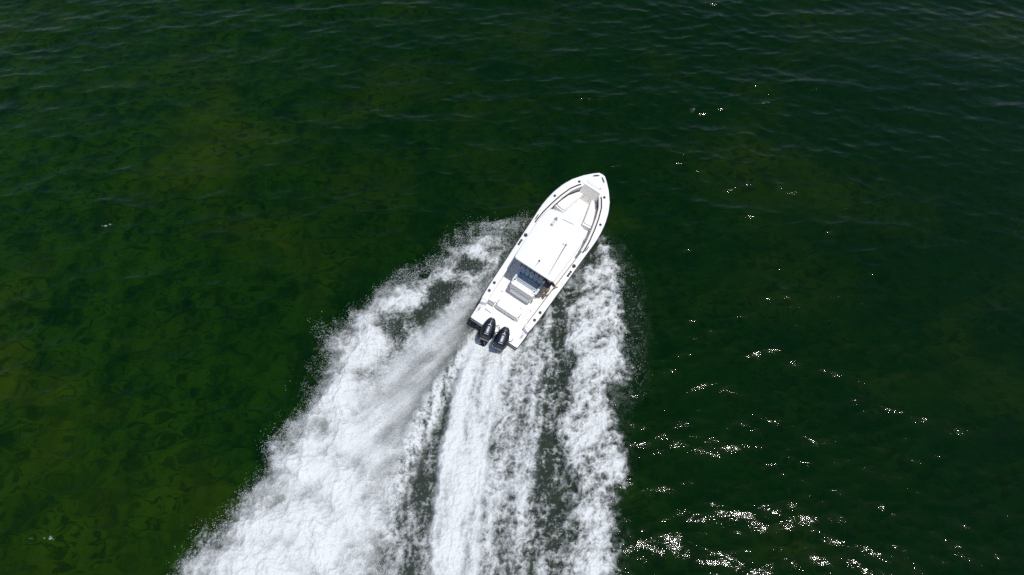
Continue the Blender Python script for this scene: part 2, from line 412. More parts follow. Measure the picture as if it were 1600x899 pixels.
# ------------------------------------------------------------------ sea
gx = grow_axis(-37, 37, 0.085, 5000); gy = grow_axis(1.5, 45, 0.085, 5000)
X, Y = np.meshgrid(gx, gy)
near = (np.abs(X) < 110) & (Y > -100) & (Y < 130)
Hh = np.zeros_like(X); DX = np.zeros_like(X); DY = np.zeros_like(X)
a, b, c = waves(X[near], Y[near]); Hh[near] = a; DX[near] = b; DY[near] = c
sink = sstep(0.35, 0.75, np.where(near, look(SDF['all'], X, Y), -9))     # the wake has its own surface there
sink = np.where((X > SX0+.5) & (X < 11) & (Y > SY0+3.0) & (Y < 24), sink, 0)
Hh = Hh - 0.9*sink
hull_pit = np.where(near, in_hull(X, Y, -0.1), False)
Hh = np.where(hull_pit, Hh-0.35, Hh)
me = mesh_np('sea', np.c_[(X+DX).ravel(), (Y+DY).ravel(), Hh.ravel()], grid_quads(len(gx), len(gy)))
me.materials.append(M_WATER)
sea = link(bpy.data.objects.new('sea', me))
tag(sea, 'dark green choppy open sea with small ripples all around the boat', 'sea', kind='structure')

# ------------------------------------------------------------------ wake
def rot(x, y, deg, stretch):
    c, s = math.cos(R(deg)), math.sin(R(deg))
    return (x*c+y*s)/stretch, (-x*s+y*c)       # u along the streak (shrunk), v across

def wake_fields(x, y):
    """foam cover 0-1, milky air 0-1 and height for points of the wake"""
    w1 = fbm(x, y, 0.55, 3, 11); w2 = fbm(x, y, 0.55, 3, 23)
    w3 = fbm(x, y, 2.6, 3, 37); w4 = fbm(x, y, 2.6, 3, 41)
    # ragged outlines
    xr = x + 0.75*w1 + 0.42*w3; yr = y + 0.75*w2 + 0.42*w4
    xs = x + 0.25*w1 + 0.16*w3; ys = y + 0.25*w2 + 0.16*w4
    d = {k: look(v, xr, yr) for k, v in SDF.items()}
    e = {k: look(v, xs, ys) for k, v in SDF.items()}
    xw = x+0.28*w1+0.16*w3; yw = y+0.28*w2+0.16*w4
    puff = fbm(xw, yw, 0.75, 3, 61, 0.5)
    puff2 = np.abs(fbm(xw, yw, 1.7, 3, 67, 0.5))
    froth = fbm(x+0.2*w1+0.07*w3, y+0.2*w2+0.07*w4, 3.2, 4, 71, 0.75)                    # 30 cm down to 4 cm
    grain = fbm(x, y, 9.0, 2, 73, 0.8)
    lace = ridged(xw, yw, 2.4, 4, 77, 0.7)-0.62
    # along the old track of the propellers
    u, v = rot(x, y, 83, 4.5)
    flow = fbm(u+0.1*w1, v+0.12*w3, 1.5, 4, 83, 0.6)
    flowl = ridged(u+0.15*w1, v+0.15*w3, 2.0, 4, 87, 0.7)-0.62
    uf, vf = rot(x, y, 35, 2.4)
    comb = fbm(uf+.2*w1, vf+.25*w3, 1.2, 5, 93, 0.65)
    ua, va = rot(x, y, 43, 9.0)
    ray = fbm(ua+0.04*w1, va+.04*w3, 1.3, 4, 97, 0.55)
    up_, vp_ = rot(x, y, 70, 1.7)
    plume = fbm(up_+.35*w1, vp_+.35*w2, 0.62, 5, 101, 0.62)

    foam = np.zeros_like(x); air = np.zeros_like(x); h = np.zeros_like(x)
    mod = np.zeros_like(x)
    for mx, my, mr, ma in MOD: mod += ma*np.exp(-((xw-mx)**2+(yw-my)**2)/(mr*mr*1.5))
    def add(cover, hh=0.0, a=None):
        nonlocal foam, air, h
        cover = np.clip(cover, 0, 1)
        foam = 1-(1-foam)*(1-cover)
        h = h + hh
        if a is not None: air = np.maximum(air, np.clip(a, 0, 1))
    # thrown spray beside the hull: torn plumes, holes of dark water, bright outer lobes
    m = sstep(0.0, 0.8, d['A1']); rim_ = np.exp(-((d['A1']-0.75)/0.6)**2)
    add(m*sstep(0.15, 1.05, 0.35 + 0.24*rim_ + 0.75*mod + 0.70*plume + 0.50*froth + 0.25*grain), m*(0.08+0.22*np.clip(plume, -0.3, 0.6)+0.05*froth), 0.55*m)
    # dense churned mass
    m = sstep(-0.3, 0.5, d['A2']); mi = sstep(0.0, 2.0, d['A2'])
    add(m*sstep(-0.05, 0.95, 0.46 + 0.40*mi + 0.62*puff + 0.34*froth + 0.10*grain), m*(0.16+0.18*mi)+m*(0.28*puff+0.11*froth+0.02*grain), 0.9*m)
    # smooth veil of spray with rays fanning from the chine
    m = sstep(-0.1, 1.0, e['A3'])
    side = sstep(0.2, 2.6, look(SDF['A3'], x+0.9, y-1.2)-look(SDF['A3'], x-0.9, y+1.2)+1.4)   # thinner towards the stern side
    veil = np.clip(0.60+0.24*side+0.62*ray+0.30*puff+0.09*froth+0.07*grain+0.5*mod, 0.05, 0.92)
    foam = foam*(1-0.92*m) + veil*0.92*m; h = h*(1-0.6*m) + m*(0.14+0.10*ray); air = np.maximum(air, 0.9*m)
    # thin bright sheet edge, dissolving into the trough
    m = sstep(-0.25, 0.22, e['A4'])
    add(m*sstep(0.1, 0.95, 0.66+0.6*flowl+0.65*froth+0.3*grain+0.3*flow), m*0.10, 0.5*m)
    # grey speckled trough
    m = sstep(-0.1, 0.3, e['B'])
    add(m*np.clip(0.11+0.65*froth+0.6*lace+0.25*grain+1.0*flow, 0, 0.75), m*(-0.08+0.03*froth), 0.70*m)
    # propeller wash
    m = sstep(-0.28, 0.10, e['C1'])
    add(m*sstep(-0.1, 0.85, 0.74+0.75*flow+0.40*froth+0.15*grain), m*(0.14+0.12*flow+0.09*froth+0.025*grain), 1.0*m)
    m = sstep(-0.45, 0.3, e['C2'])
    add(m*sstep(0.0, 1.1, 0.58+0.65*flow+0.75*lace+0.40*froth+0.2*grain-0.08*sstep(9.5, 5, y)), m*(0.05+0.08*flow+0.03*froth), 0.80*m)
    m = sstep(-0.14, 0.10, e['D'])
    add(m*sstep(0.1, 1.0, 0.42+0.9*froth+.7*flowl+.4*grain), m*0.05, 0.35*m)
    # dark lane with torn lace
    m = sstep(-0.3, 0.5, e['E'])
    add(m*np.clip(0.12+0.7*mod+1.0*lace+0.5*comb+0.9*flow+0.55*froth+0.25*grain+0.22*sstep(12, 16, y)+0.18*sstep(7.5, 4, y), 0, 0.9), m*(0.05*comb+0.03*froth), 0.55*m)
    # starboard band
    dF = d['F']-0.06*(y > 12)+0.06*(y < 10); m = sstep(-0.2, 0.3, dF); mi = sstep(-0.1, 0.8, dF)
    add(m*sstep(0.0, 0.95, 0.36+0.32*mi+0.85*comb+0.30*froth+0.75*lace+0.10*grain), m*(0.14+0.12*mi)+m*(0.24*comb+0.12*froth+0.03*grain), 0.60*m)
    m = sstep(-0.5, 0.7, d['G'])
    add(m*np.clip(-0.06+0.2*grain+0.2*froth+0.25*w1, 0, 0.15), 0, 0.04*m)
    # loose flecks and haze of drops past the edges
    near_ = sstep(-1.1, 0.1, d['all'])**1.5*(1-sstep(0.1, 0.5, d['all']))
    add(near_*np.clip(-0.04+0.7*froth+0.6*grain+0.7*w1, 0, 0.6)*np.where(x > 3, 0.12, 0.9), 0, 0.05*near_)
    air = np.maximum(air, 0.42*sstep(0.0, 0.8, e['all']))
    age = sstep(-16.5, -9, y)
    return foam*age, air*age, h

wx = np.arange(-14.2, 7.0, 0.030)
wx = np.r_[np.arange(-22.5, -14.2, 0.10), wx, np.arange(7.03, 8.2, 0.06)]
ylist = [3.6]; s = 0.03
while ylist[-1] > -18: s = min(s*1.03, 0.14); ylist.append(ylist[-1]-s)
wy = np.r_[np.array(ylist[::-1]), np.arange(3.63, 22.2, 0.030)]
WX, WY = np.meshgrid(wx, wy)
reach = look(SDF['all'], WX, WY) > -1.15
vid = np.full(WX.shape, -1); vid[reach] = np.arange(reach.sum())
vx = WX[reach]; vy = WY[reach]
foam, air, hh = wake_fields(vx, vy)
wh, wdx, wdy = waves(vx, vy)
dall = look(SDF['all'], vx, vy)
inner = sstep(-0.9, 0.5, dall)
z = wh*(1-0.55*inner) + hh*sstep(-0.6, 0.6, dall) + (-0.03 + 0.055*sstep(-1.12, -0.25, dall))
# the hull's own hole, and water drawn down behind the transom
pit = in_hull(vx, vy)
z = np.where(pit, np.minimum(z, 0.0)-0.30, z)
ls, lt = boat_local(vx, vy)
z = z - 0.22*np.exp(-((ls+0.5)/0.9)**2-(lt/0.9)**2)
q = grid_quads(len(wx), len(wy)); vf = vid.ravel()
q = vf[q]; q = q[(q >= 0).all(1)]
V = np.c_[vx+wdx*(1-0.5*inner), vy+wdy*(1-0.5*inner), z]
me = mesh_np('wake_foam', V, q)
for nm, arr in (('foam', foam), ('air', air)):
    at = me.attributes.new(nm, 'FLOAT', 'POINT'); at.data.foreach_set('value', np.ascontiguousarray(arr, dtype=np.float32))
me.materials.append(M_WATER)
wake = link(bpy.data.objects.new('wake_foam', me))
tag(wake, 'broad white foaming wake fanning out behind the speeding boat', 'wake', kind='stuff')

# ------------------------------------------------------------------ flying spray: drops above the edges of the wake
def drops(n, key, lo, hi, zlo, zhi, seed, box_=None, noise_gate=0.0, rmin=0.005, rmax=0.017):
    r = np.random.default_rng(seed)
    P = []
    d = SDF[key]
    x0, x1, y0, y1 = box_
    got = 0
    while got < n:
        x = r.uniform(x0, x1, n*3); y = r.uniform(y0, y1, n*3)
        w1 = fbm(x, y, 0.55, 3, 11); w2 = fbm(x, y, 0.55, 3, 23); w3 = fbm(x, y, 2.6, 3, 37); w4 = fbm(x, y, 2.6, 3, 41)
        dd = look(d, x+.75*w1+.42*w3, y+.75*w2+.42*w4)
        pr = np.where(dd < 0, np.exp(dd/(-lo*0.38)), np.exp(-dd/(hi*0.5)))*((dd > lo*1.6) & (dd < hi*1.6))
        pr = pr*sstep(noise_gate-0.25, noise_gate+0.25, fbm(x, y, 0.9, 3, 55)+fbm(x, y, 4.0, 2, 58)*0.6)
        k = (r.random(len(x)) < pr) & ~in_hull(x, y, 0.25)
        P.append(np.c_[x[k], y[k]]); got += k.sum()
    P = np.concatenate(P)[:n]
    z = zlo + (zhi-zlo)*r.random(n)**2.2
    rad = rmin*(1-r.random(n)*(1-(rmin/rmax)**2.2))**(-1/2.2)
    return np.c_[P, z], rad
sets = [drops(20000, 'A1', -0.45, 1.8, 0.05, 0.75, 1, (-10, 1.5, 11.5, 22), 0.0),
        drops(22000, 'A2', -0.55, 1.0, 0.10, 0.60, 2, (-14, -4, 3.5, 16.5), 0.0),
        drops(5000, 'F', -0.2, 1.4, 0.08, 0.55, 3, (1.5, 7, 3.5, 21), 0.0),
        drops(500, 'G', -0.5, 1.0, 0.05, 0.45, 4, (4.5, 7.5, 11, 20.5), -0.1),
        drops(5000, 'A3', -0.3, 3.0, 0.2, 0.6, 6, (-9, 1, 7.5, 20), 0.0, 0.004, 0.010)]
pts = np.concatenate([a for a, b in sets]); rad = np.concatenate([b for a, b in sets])
r = np.random.default_rng(5)
base = np.array([(1, 1, 1), (1, -1, -1), (-1, 1, -1), (-1, -1, 1)])/math.sqrt(3)*1.25
th = r.uniform(0, 2*np.pi, len(pts)); c, s = np.cos(th), np.sin(th)
V = np.empty((len(pts), 4, 3))
stretch = r.uniform(0.8, 1.5, len(pts))
for k in range(4):
    b = base[k]
    V[:, k, 0] = pts[:, 0]+rad*(c*b[0]-s*b[1])*stretch; V[:, k, 1] = pts[:, 1]+rad*(s*b[0]+c*b[1]); V[:, k, 2] = pts[:, 2]+rad*b[2]
T = np.array([(0, 2, 1), (0, 1, 3), (0, 3, 2), (1, 2, 3)])
Q = (np.arange(len(pts))*4)[:, None, None]+T[None]
me = mesh_np('flying_spray', V.reshape(-1, 3), Q.reshape(-1, 3))
M_DROP = simple('spray_white', (0.78, 0.80, 0.80), 0.5, var=0.03)
me.materials.append(M_DROP)
spray = link(bpy.data.objects.new('flying_spray', me))
tag(spray, 'fine white spray drops flying along the ragged edges of the wake', 'spray', kind='stuff')

# ------------------------------------------------------------------ boat
boat = bpy.data.objects.new('motor_boat', None); link(boat)
boat.location = (BX, BY, 0); boat.rotation_euler = (BROLL, -BTRIM, BYAW)
tag(boat, 'white centre console motor boat with hardtop and two black outboards speeding across green water', 'boat')

def bw(s): return interp(s, SS, SB)
def sheer(s): return 1.0+0.45*min(max(s/BL, 0), 1)**1.8
def rim(s):                                     # top edge of the hull side: steps down to the swim platform aft
    t = min(max((s-0.72)/0.30, 0), 1); t = t*t*(3-2*t)
    return 0.66*(1-t)+sheer(s)*t
CS = [0.95, 1.2, 2.5, 3.5, 4.5, 5.65, 6.2, 6.9, 7.5, 8.08, 8.46, 8.70]
CB = [1.00, 1.03, 1.09, 1.14, 1.20, 1.265, 1.24, 1.13, 1.00, 0.82, 0.60, 0.40]
def cw(s): return interp(s, CS, CB)
SOLE = 0.35

# hull shell
st = sorted(set([round(i*0.2, 3) for i in range(0, 46)]+[0.72, 0.8, 0.87, 0.95, 1.02, 9.1, 9.2, 9.3, 9.38, 9.46, 9.53, 9.6, 9.66]))
bm = bmesh.new(); rows = []
for s in st:
    t = s/BL; b = bw(s); top = rim(s)
    f = min(max((t-0.45)/0.55, 0), 1)
    keel = -0.52 + 1.55*f**2.4
    chz = -0.12 + 0.95*f**1.7
    chb = b*(0.90-0.42*f**1.6)
    sec = [(0, keel), (chb*0.5, keel*0.45+chz*0.55-0.02), (chb, chz), (chb+(b-chb)*0.28, chz+(top-chz)*0.34), (chb+(b-chb)*0.62, chz+(top-chz)*0.70), (b, top-0.03), (b-0.012, top)]
    rake = 0.42*max(0, 1-s/1.0)
    rows.append([bm.verts.new((s + (0.0 if i > 4 else -0.10*f*(1-i/5)) + rake*min(1, max(0, (0.60-z)/0.8)), y, z)) for i, (y, z) in enumerate(sec)])
def mirrored(rows):
    return [[v] + [None]*0 for v in rows]
rowsm = []
for rw in rows: rowsm.append([rw[0]]+[bm.verts.new((v.co.x, -v.co.y, v.co.z)) for v in rw[1:]])
for rs in (rows, rowsm):
    for i in range(len(rs)-1):
        for k in range(len(rs[0])-1):
            bm.faces.new((rs[i][k], rs[i+1][k], rs[i+1][k+1], rs[i][k+1]))
tr = rows[0]; trm = rowsm[0]
bm.faces.new(tr+trm[:0:-1])
hull = finish('hull', bm, M_GEL, boat)

# rub rail
rp = [(s, bw(s)+0.004, rim(s)-0.045) for s in st]
rail_pts = rp[:-1]+[(BL+0.01, 0, rim(BL)-0.045)]+[(a, -b_, c_) for a, b_, c_ in rp[-2::-1]]
tube('rub_rail', rail_pts, 0.028, M_BLACK, boat, n=6, closed=True)

# gunwale cap and foredeck
bm = bmesh.new()
sts = [s for s in st if s >= 0.95 and s <= 8.65]+[8.70]
for sg in (1, -1):
    prev = None
    for s in sts:
        o = bw(s)-0.012; i_ = cw(s); zt = rim(s)
        cur = [bm.verts.new((s, sg*o, zt)), bm.verts.new((s, sg*(o-0.03), zt+0.018)), bm.verts.new((s, sg*(o*0.5+i_*0.5), zt+0.026)),
               bm.verts.new((s, sg*(i_+0.02), zt+0.020)), bm.verts.new((s, sg*i_, zt-0.01)), bm.verts.new((s, sg*i_, zt-0.07)), bm.verts.new((s, sg*(i_+0.05), zt-0.07))]
        if prev:
            for k in range(6): bm.faces.new((prev[k], cur[k], cur[k+1], prev[k+1]))
        prev = cur
    bm.verts.ensure_lookup_table()
fs = [8.70]+[s for s in st if s > 8.70]
prev = None
for s in fs:
    o = max(bw(s)-0.012, 0.004); zt = rim(s)
    ys = [o, o*0.95, o*0.5, 0, -o*0.5, -o*0.95, -o]; zz = [zt, zt+.018, zt+.035, zt+.045, zt+.035, zt+.018, zt]
    cur = [bm.verts.new((s, y, z)) for y, z in zip(ys, zz)]
    if prev:
        for k in range(6): bm.faces.new((prev[k], cur[k], cur[k+1], prev[k+1]))
    prev = cur
finish('gunwale_deck', bm, M_GEL, boat)

# inner liner walls + bow bulkhead
bm = bmesh.new()
for sg in (1, -1):
    prev = None
    for s in sts:
        zb = SOLE
        cur = [bm.verts.new((s, sg*(cw(s)+0.006), sheer(s)-0.01)), bm.verts.new((s, sg*(cw(s)+0.05), sheer(s)-0.10)), bm.verts.new((s, sg*(cw(s)+0.03), zb-0.02))]
        if prev:
            for k in range(2): bm.faces.new((prev[k], cur[k], cur[k+1], prev[k+1]))
        prev = cur
finish('cockpit_liner', bm, M_GEL, boat)
bm = bmesh.new()
zt = sheer(8.70)
pr = [bm.verts.new(p) for p in ((8.702, 0.47, zt+0.02), (8.702, -0.47, zt+0.02), (8.67, -0.47, zt-0.05), (8.67, 0.47, zt-0.05), (8.48, 0.54, 0.60), (8.48, -0.54, 0.60), (8.36, 0.60, 0.35), (8.36, -0.60, 0.35))]
for f in ((0, 1, 2, 3), (3, 2, 5, 4), (4, 5, 7, 6)): bm.faces.new([pr[i] for i in f])
bh = finish('bow_bulkhead', bm, M_VINYL, boat)
# small fittings on the bulkhead
for y in (0.16, -0.14):
    tube('snap', [(8.52, y, 0.92), (8.50, y, 0.91)], 0.022, M_GREY, bh, 8)
# soles
outl = [(s, cw(s)+0.045) for s in sts if s <= 8.56]
prism('sole', outl+[(s, -y) for s, y in outl[::-1]], SOLE-0.06, SOLE, M_SOLE, boat)
bs = [(s, cw(s)+0.02) for s in sts if 6.55 <= s <= 8.56]
prism('bow_sole', bs+[(s, -y) for s, y in bs[::-1]], SOLE+0.004, 0.52, M_SOLE, boat, 0.01)

# bow seats
for sg in (1, -1):
    so_ = [(8.53, cw(8.53)-0.02), (8.10, cw(8.10)-0.01), (7.6, cw(7.6)-0.01), (7.13, cw(7.13)-0.01), (7.06, 0.54), (7.7, 0.43), (8.28, 0.30), (8.53, 0.26)]
    so_ = [(x, sg*y) for x, y in so_]
    if sg < 0: so_ = so_[::-1]
    seat = prism('bow_seat', so_, 0.50, 0.84, M_GEL, boat, 0.02)
    ctr = Vector((7.84, sg*0.67))
    cu = [tuple(ctr+(Vector(p)-ctr)*0.90) for p in [(x, y) for x, y in so_ if x < 8.52]]
    prism('cushion', round_poly(cu, 0.10), 0.842, 0.905, M_VINYL, seat, 0.022, 3)
    gz = [tuple(ctr+(Vector(p)-ctr)*0.925) for p in [(x, y) for x, y in so_ if x < 8.52]]
    prism('gasket', round_poly(gz, 0.10), 0.838, 0.848, M_SEAM, seat)

# coaming bolsters at the bow
for sg in (1, -1):
    pts_ = [(s, sg*(cw(s)-0.015), sheer(s)-0.005) for s in np.linspace(5.6, 8.60, 26)]
    bm = bmesh.new(); bm_tube(bm, pts_, 0.052, 10)
    bo = finish('coaming_bolster', bm, M_VINYL, boat)
    tube('gap_shadow_line', [(s, sg*(cw(s)+0.075), sheer(s)+0.045) for s in np.linspace(5.55, 8.58, 26)], 0.03, M_BLACK, bo, 6)  # black tube stands for the shadow in the gap outside the bolster
    for s in (5.6, 6.6, 7.6, 8.55):
        tube('gap_line_stud', [(s, sg*(cw(s)+0.075), sheer(s)+0.0), (s, sg*(cw(s)+0.075), sheer(s)+0.045)], 0.012, M_STEEL, bo, 6)

# anchor locker lid
lid = round_poly([(8.87, 0.39), (9.11, 0.40), (9.46, 0.10), (9.46, -0.10), (9.11, -0.40), (8.87, -0.39)], 0.08)
def deck_z(x, y): return sheer(x)+0.036
prism('lid_gasket', [(9.15+(x-9.15)*1.03, y*1.03) for x, y in lid], lambda x, y: deck_z(x, y), lambda x, y: deck_z(x, y)+0.014, M_SEAM, boat)
al = prism('anchor_lid', lid, lambda x, y: deck_z(x, y)+0.004, lambda x, y: deck_z(x, y)+0.024, M_GEL, boat, 0.006)
tube('latch', [(8.93, -0.32, sheer(8.93)+0.055), (8.93, -0.32, sheer(8.93)+0.068)], 0.035, M_GREY, al, 10)

def cleat(x, y, zt, yaw, mat=M_BLACK, k=1.35):
    bm = bmesh.new()
    mt = Matrix.Translation((x, y, zt)) @ Matrix.Rotation(yaw, 4, 'Z')
    P_ = lambda a, b, c: mt @ Vector((a*k, b*k, c*k))
    bm_tube(bm, [P_(-0.12, 0, 0.055), P_(-0.05, 0, 0.065), P_(0.05, 0, 0.065), P_(0.12, 0, 0.055)], [0.010*k, 0.016*k, 0.016*k, 0.010*k], 6)
    for s in (-0.04, 0.04): bm_tube(bm, [P_(s, 0, -0.005), P_(s, 0, 0.06)], 0.014*k, 6)
    return finish('cleat', bm, mat, boat)
cleat(9.40, 0.20, sheer(9.4)+0.03, R(-52)); cleat(9.40, -0.20, sheer(9.4)+0.03, R(52))
cleat(5.83, 1.41, sheer(5.84)+0.02, R(3)); cleat(5.83, -1.41, sheer(5.84)+0.02, R(-3))

def rod_holder(x, y, zt, r_=0.036, name='rod_holder', mat=M_BLACK):
    bm = bmesh.new()
    n = 12
    ring = lambda rr, z: [bm.verts.new((x+rr*1.15*math.cos(2*math.pi*k/n), y+rr*math.sin(2*math.pi*k/n), z)) for k in range(n)]
    a = ring(r_*1.25, zt-0.004); b_ = ring(r_*1.25, zt+0.012); c_ = ring(r_, zt+0.014); d_ = ring(r_*0.85, zt+0.006)
    for A, B in ((a, b_), (b_, c_), (c_, d_)):
        for k in range(n): bm.faces.new((A[k], A[(k+1) % n], B[(k+1) % n], B[k]))
    bm.faces.new(d_)
    return finish(name, bm, mat, boat)
for sg in (1, -1):
    for s, y in ((8.66, 0.725), (7.30, 1.30)):
        rod_holder(s, sg*y, sheer(s)+0.028, 0.050, 'pop_up_light')
    for s, y in ((4.40, 1.365), (4.28, 1.365), (4.16, 1.36)): rod_holder(s, sg*y, sheer(s)+0.028, 0.044)
    rod_holder(4.74, sg*1.345, sheer(4.74)+0.028, 0.070, 'outrigger_base', M_BLACK)
    for s, y in ((1.885, 1.24), (1.435, 1.22)): rod_holder(s, sg*y, sheer(s)+0.028, 0.055)

# swim platform at the stern
plat = [(0.02, 1.25), (0.85, 1.29), (0.85, -1.29), (0.02, -1.25)]
prism('swim_platform', round_poly(plat, 0.05), 0.40, 0.672, M_GEL, boat, 0.015)
# splash well floor between bench and platform, lower and in shade
box('well_floor', 0.853, 1.14, -1.04, 1.04, 0.34, 0.46, M_SOLE, boat, 0.008)
# corner quarters that close the gunwale ends, each with a recess and cleat
for sg in (1, -1):
    q_ = [(0.80, sg*1.28), (1.10, sg*1.31), (1.10, sg*1.005), (0.95, sg*1.015), (0.86, sg*1.06)]
    if sg < 0: q_ = q_[::-1]
    prism('quarter_block', q_, 0.45, 0.975, M_GEL, boat, 0.03, 3)
    y0, y1 = sorted((sg*1.04, sg*1.24))
    rc = box('corner_recess', 0.36, 0.80, y0+0.02, y1-0.01, 0.660, 0.678, M_SHADE, boat, 0.006)
    bm = bmesh.new(); bm_tube(bm, [(0.47, sg*1.14, 0.69), (0.55, sg*1.145, 0.715), (0.66, sg*1.15, 0.69)], [0.018, 0.024, 0.018], 6)
    finish('mooring_cleat', bm, M_GREY, rc)
# transom door step (port) and side post
box('transom_step', 0.70, 0.93, 0.60, 0.93, 0.44, 0.80, M_GEL, boat, 0.02)
box('transom_door', 1.10, 1.135, 0.70, 1.02, 0.36, 0.98, M_GEL, boat, 0.012)
tube('door_latch', [(1.13, 0.74, 0.96), (1.16, 0.70, 0.93)], 0.03, M_BLACK, boat, 8)

# aft bench
bench = prism('aft_bench', round_poly([(1.12, 0.66), (1.52, 0.66), (1.52, -0.60), (1.12, -0.60)], 0.05), SOLE, 0.80, M_GEL, boat, 0.02)
prism('cushion', round_poly([(1.10, 0.62), (1.42, 0.60), (1.42, -0.52), (1.10, -0.54)], 0.12), 0.805, 0.91, M_VINYL, bench, 0.035, 3)
for y in (0.63, -0.56):
    tube('hinge_arm', [(1.42, y, 0.83), (1.28, y, 0.90), (1.16, y, 0.84)], 0.016, M_STEEL, bench, 6)
# lids in the cockpit sole
def sole_lid(x0, x1, y0, y1, z=SOLE, name='deck_hatch'):
    g = prism('hatch_gasket', round_poly([(x0-.014, y0-.014), (x1+.014, y0-.014), (x1+.014, y1+.014), (x0-.014, y1+.014)], 0.08), z-0.01, z+0.004, M_SEAM, boat)
    h = prism(name, round_poly([(x0, y0), (x1, y0), (x1, y1), (x0, y1)], 0.07), z-0.008, z+0.009, M_SOLE, boat, 0.004)
    tube('ring_latch', [((x0+x1)/2, y0+0.08, z+0.010), ((x0+x1)/2, y0+0.08, z+0.016)], 0.028, M_GREY, h, 10)
    return h
sole_lid(1.60, 2.02, -0.45, 0.50); sole_lid(1.22, 1.85, -1.02, -0.72); sole_lid(6.72, 7.5, -0.3, 0.3, 0.521)
for x, y in ((2.02, 0.80), (1.98, -0.80)):
    tube('deck_fill', [(x, y, SOLE+0.002), (x, y, SOLE+0.012)], 0.034, M_GREY, boat, 10)

# leaning post / helm seat
lp = box('helm_seat', 2.30, 3.22, -0.58, 0.58, SOLE, 0.98, M_GEL, boat, 0.03)
sc_ = prism('seat_cushion', round_poly([(2.50, 0.54), (3.00, 0.54), (3.00, -0.54), (2.50, -0.54)], 0.06), 0.985, 1.10, M_SLATE, lp, 0.035, 3)
for y0, y1, n_ in ((0.545, 0.66, 'arm_pad'), (-0.66, -0.545, 'arm_pad')):
    box(n_, 2.42, 3.12, y0, y1, 0.98, 1.26, M_SLATE2, lp, 0.03)
box('seat_seam', 2.735, 2.75, -0.53, 0.53, 1.08, 1.104, M_COWLTRIM, lp, 0.003)
bk = prism('backrest', round_poly([(2.16, 0.60), (2.40, 0.60), (2.40, -0.60), (2.16, -0.60)], 0.07), 0.98, 1.42, M_VINYL, lp, 0.05, 3)
box('tackle_cabinet', 2.14, 2.298, -0.50, 0.50, 0.50, 0.95, M_GEL, lp, 0.02)
for y in (0.52, -0.52):
    box('corner_post', 2.30, 2.46, y-0.085, y+0.085, 1.0, 1.50, M_GEL, lp, 0.02)
    tube('cup_holder', [(2.385, y, 1.49), (2.385, y, 1.508)], 0.048, M_BLACK, lp, 12)
for k in range(4):
    y = -0.30+0.2*k
    tube('knob', [(2.28, y, 1.415), (2.28, y, 1.432)], 0.020, M_GREY, lp, 8)
tube('seat_back_rail', [(2.45, -0.50, 1.46), (2.47, -0.46, 1.50), (2.47, 0.46, 1.50), (2.45, 0.50, 1.46)], 0.015, M_STEEL, lp, 8)
box('drop_handle', 2.32, 2.52, -0.70, -0.668, 0.95, 1.20, M_BLACK, lp, 0.012)
for k in range(5):
    y0 = 0.56-0.225*k
    box('bolster_pad', 3.02, 3.24, y0-0.195, y0, 0.985, 1.24, M_SLATE2, lp, 0.03)

# console under the hardtop
co = box('console', 3.95, 5.75, -0.62, 0.62, SOLE, 1.35, M_GEL, boat, 0.08, 3)
box('dash', 3.98, 4.30, -0.58, 0.58, 1.34, 1.52, M_COWLTRIM, co, 0.03)
bm = bmesh.new()
a_ = [(4.55, -0.66, 1.34), (4.95, -0.45, 1.34), (4.95, 0.45, 1.34), (4.55, 0.66, 1.34)]
bmv = [[bm.verts.new(p) for p in a_], [bm.verts.new((x-0.25, y, 2.3)) for x, y, z in a_]]
for k in range(3): bm.faces.new((bmv[0][k], bmv[0][k+1], bmv[1][k+1], bmv[1][k]))
ws = finish('windshield', bm, M_GLASS, co)
sol = ws.modifiers.new('thick', 'SOLIDIFY'); sol.thickness = 0.008
wheel = [(3.86+0.06*math.sin(t), 0.20*math.cos(t), 1.30+0.20*math.sin(t)) for t in np.linspace(0, 2*math.pi, 20, endpoint=False)]
tube('steering_wheel', wheel, 0.016, M_STEEL, co, 6, closed=True)
prism('console_seat', round_poly([(5.75, .5), (6.15, .42), (6.15, -.42), (5.75, -.5)], 0.1), SOLE, 0.85, M_VINYL, co, 0.04, 3)

# hardtop
HT = [(2.83, 1.02), (3.75, 1.08), (4.97, 1.12), (5.54, 1.085), (5.88, 0.99), (6.03, 0.52), (6.10, 0.0)]
ho = [(x, y) for x, y in HT]+[(x, -y) for x, y in HT[-2::-1]]
ho = round_poly(ho, 0.14, 6)
def ht_z(x, y): return 2.50+0.030*(1-(y/1.2)**2)-0.012*((x-4.4)/1.6)**2
bm = bmesh.new()
cx = 4.45; rings = []
prof = [(1.0, -0.085), (1.0, -0.03), (0.988, -0.008), (0.965, 0.0), (0.8, 0.0), (0.6, 0.0), (0.4, 0.0), (0.2, 0.0)]
for k, dz in prof:
    rings.append([bm.verts.new((cx+(x-cx)*k, y*k, ht_z(cx+(x-cx)*k, y*k)+dz)) for x, y in ho])
n = len(ho)
for i in range(len(rings)-1):
    for k in range(n): bm.faces.new((rings[i][k], rings[i][(k+1) % n], rings[i+1][(k+1) % n], rings[i+1][k]))
c0 = bm.verts.new((cx, 0, ht_z(cx, 0)))
for k in range(n): bm.faces.new((rings[-1][k], rings[-1][(k+1) % n], c0))
bm.faces.new(rings[0][::-1])
hardtop = finish('hardtop', bm, M_TOP, boat)
def hz(x, y, d=0.0): return (x, y, ht_z(x, y)+d)
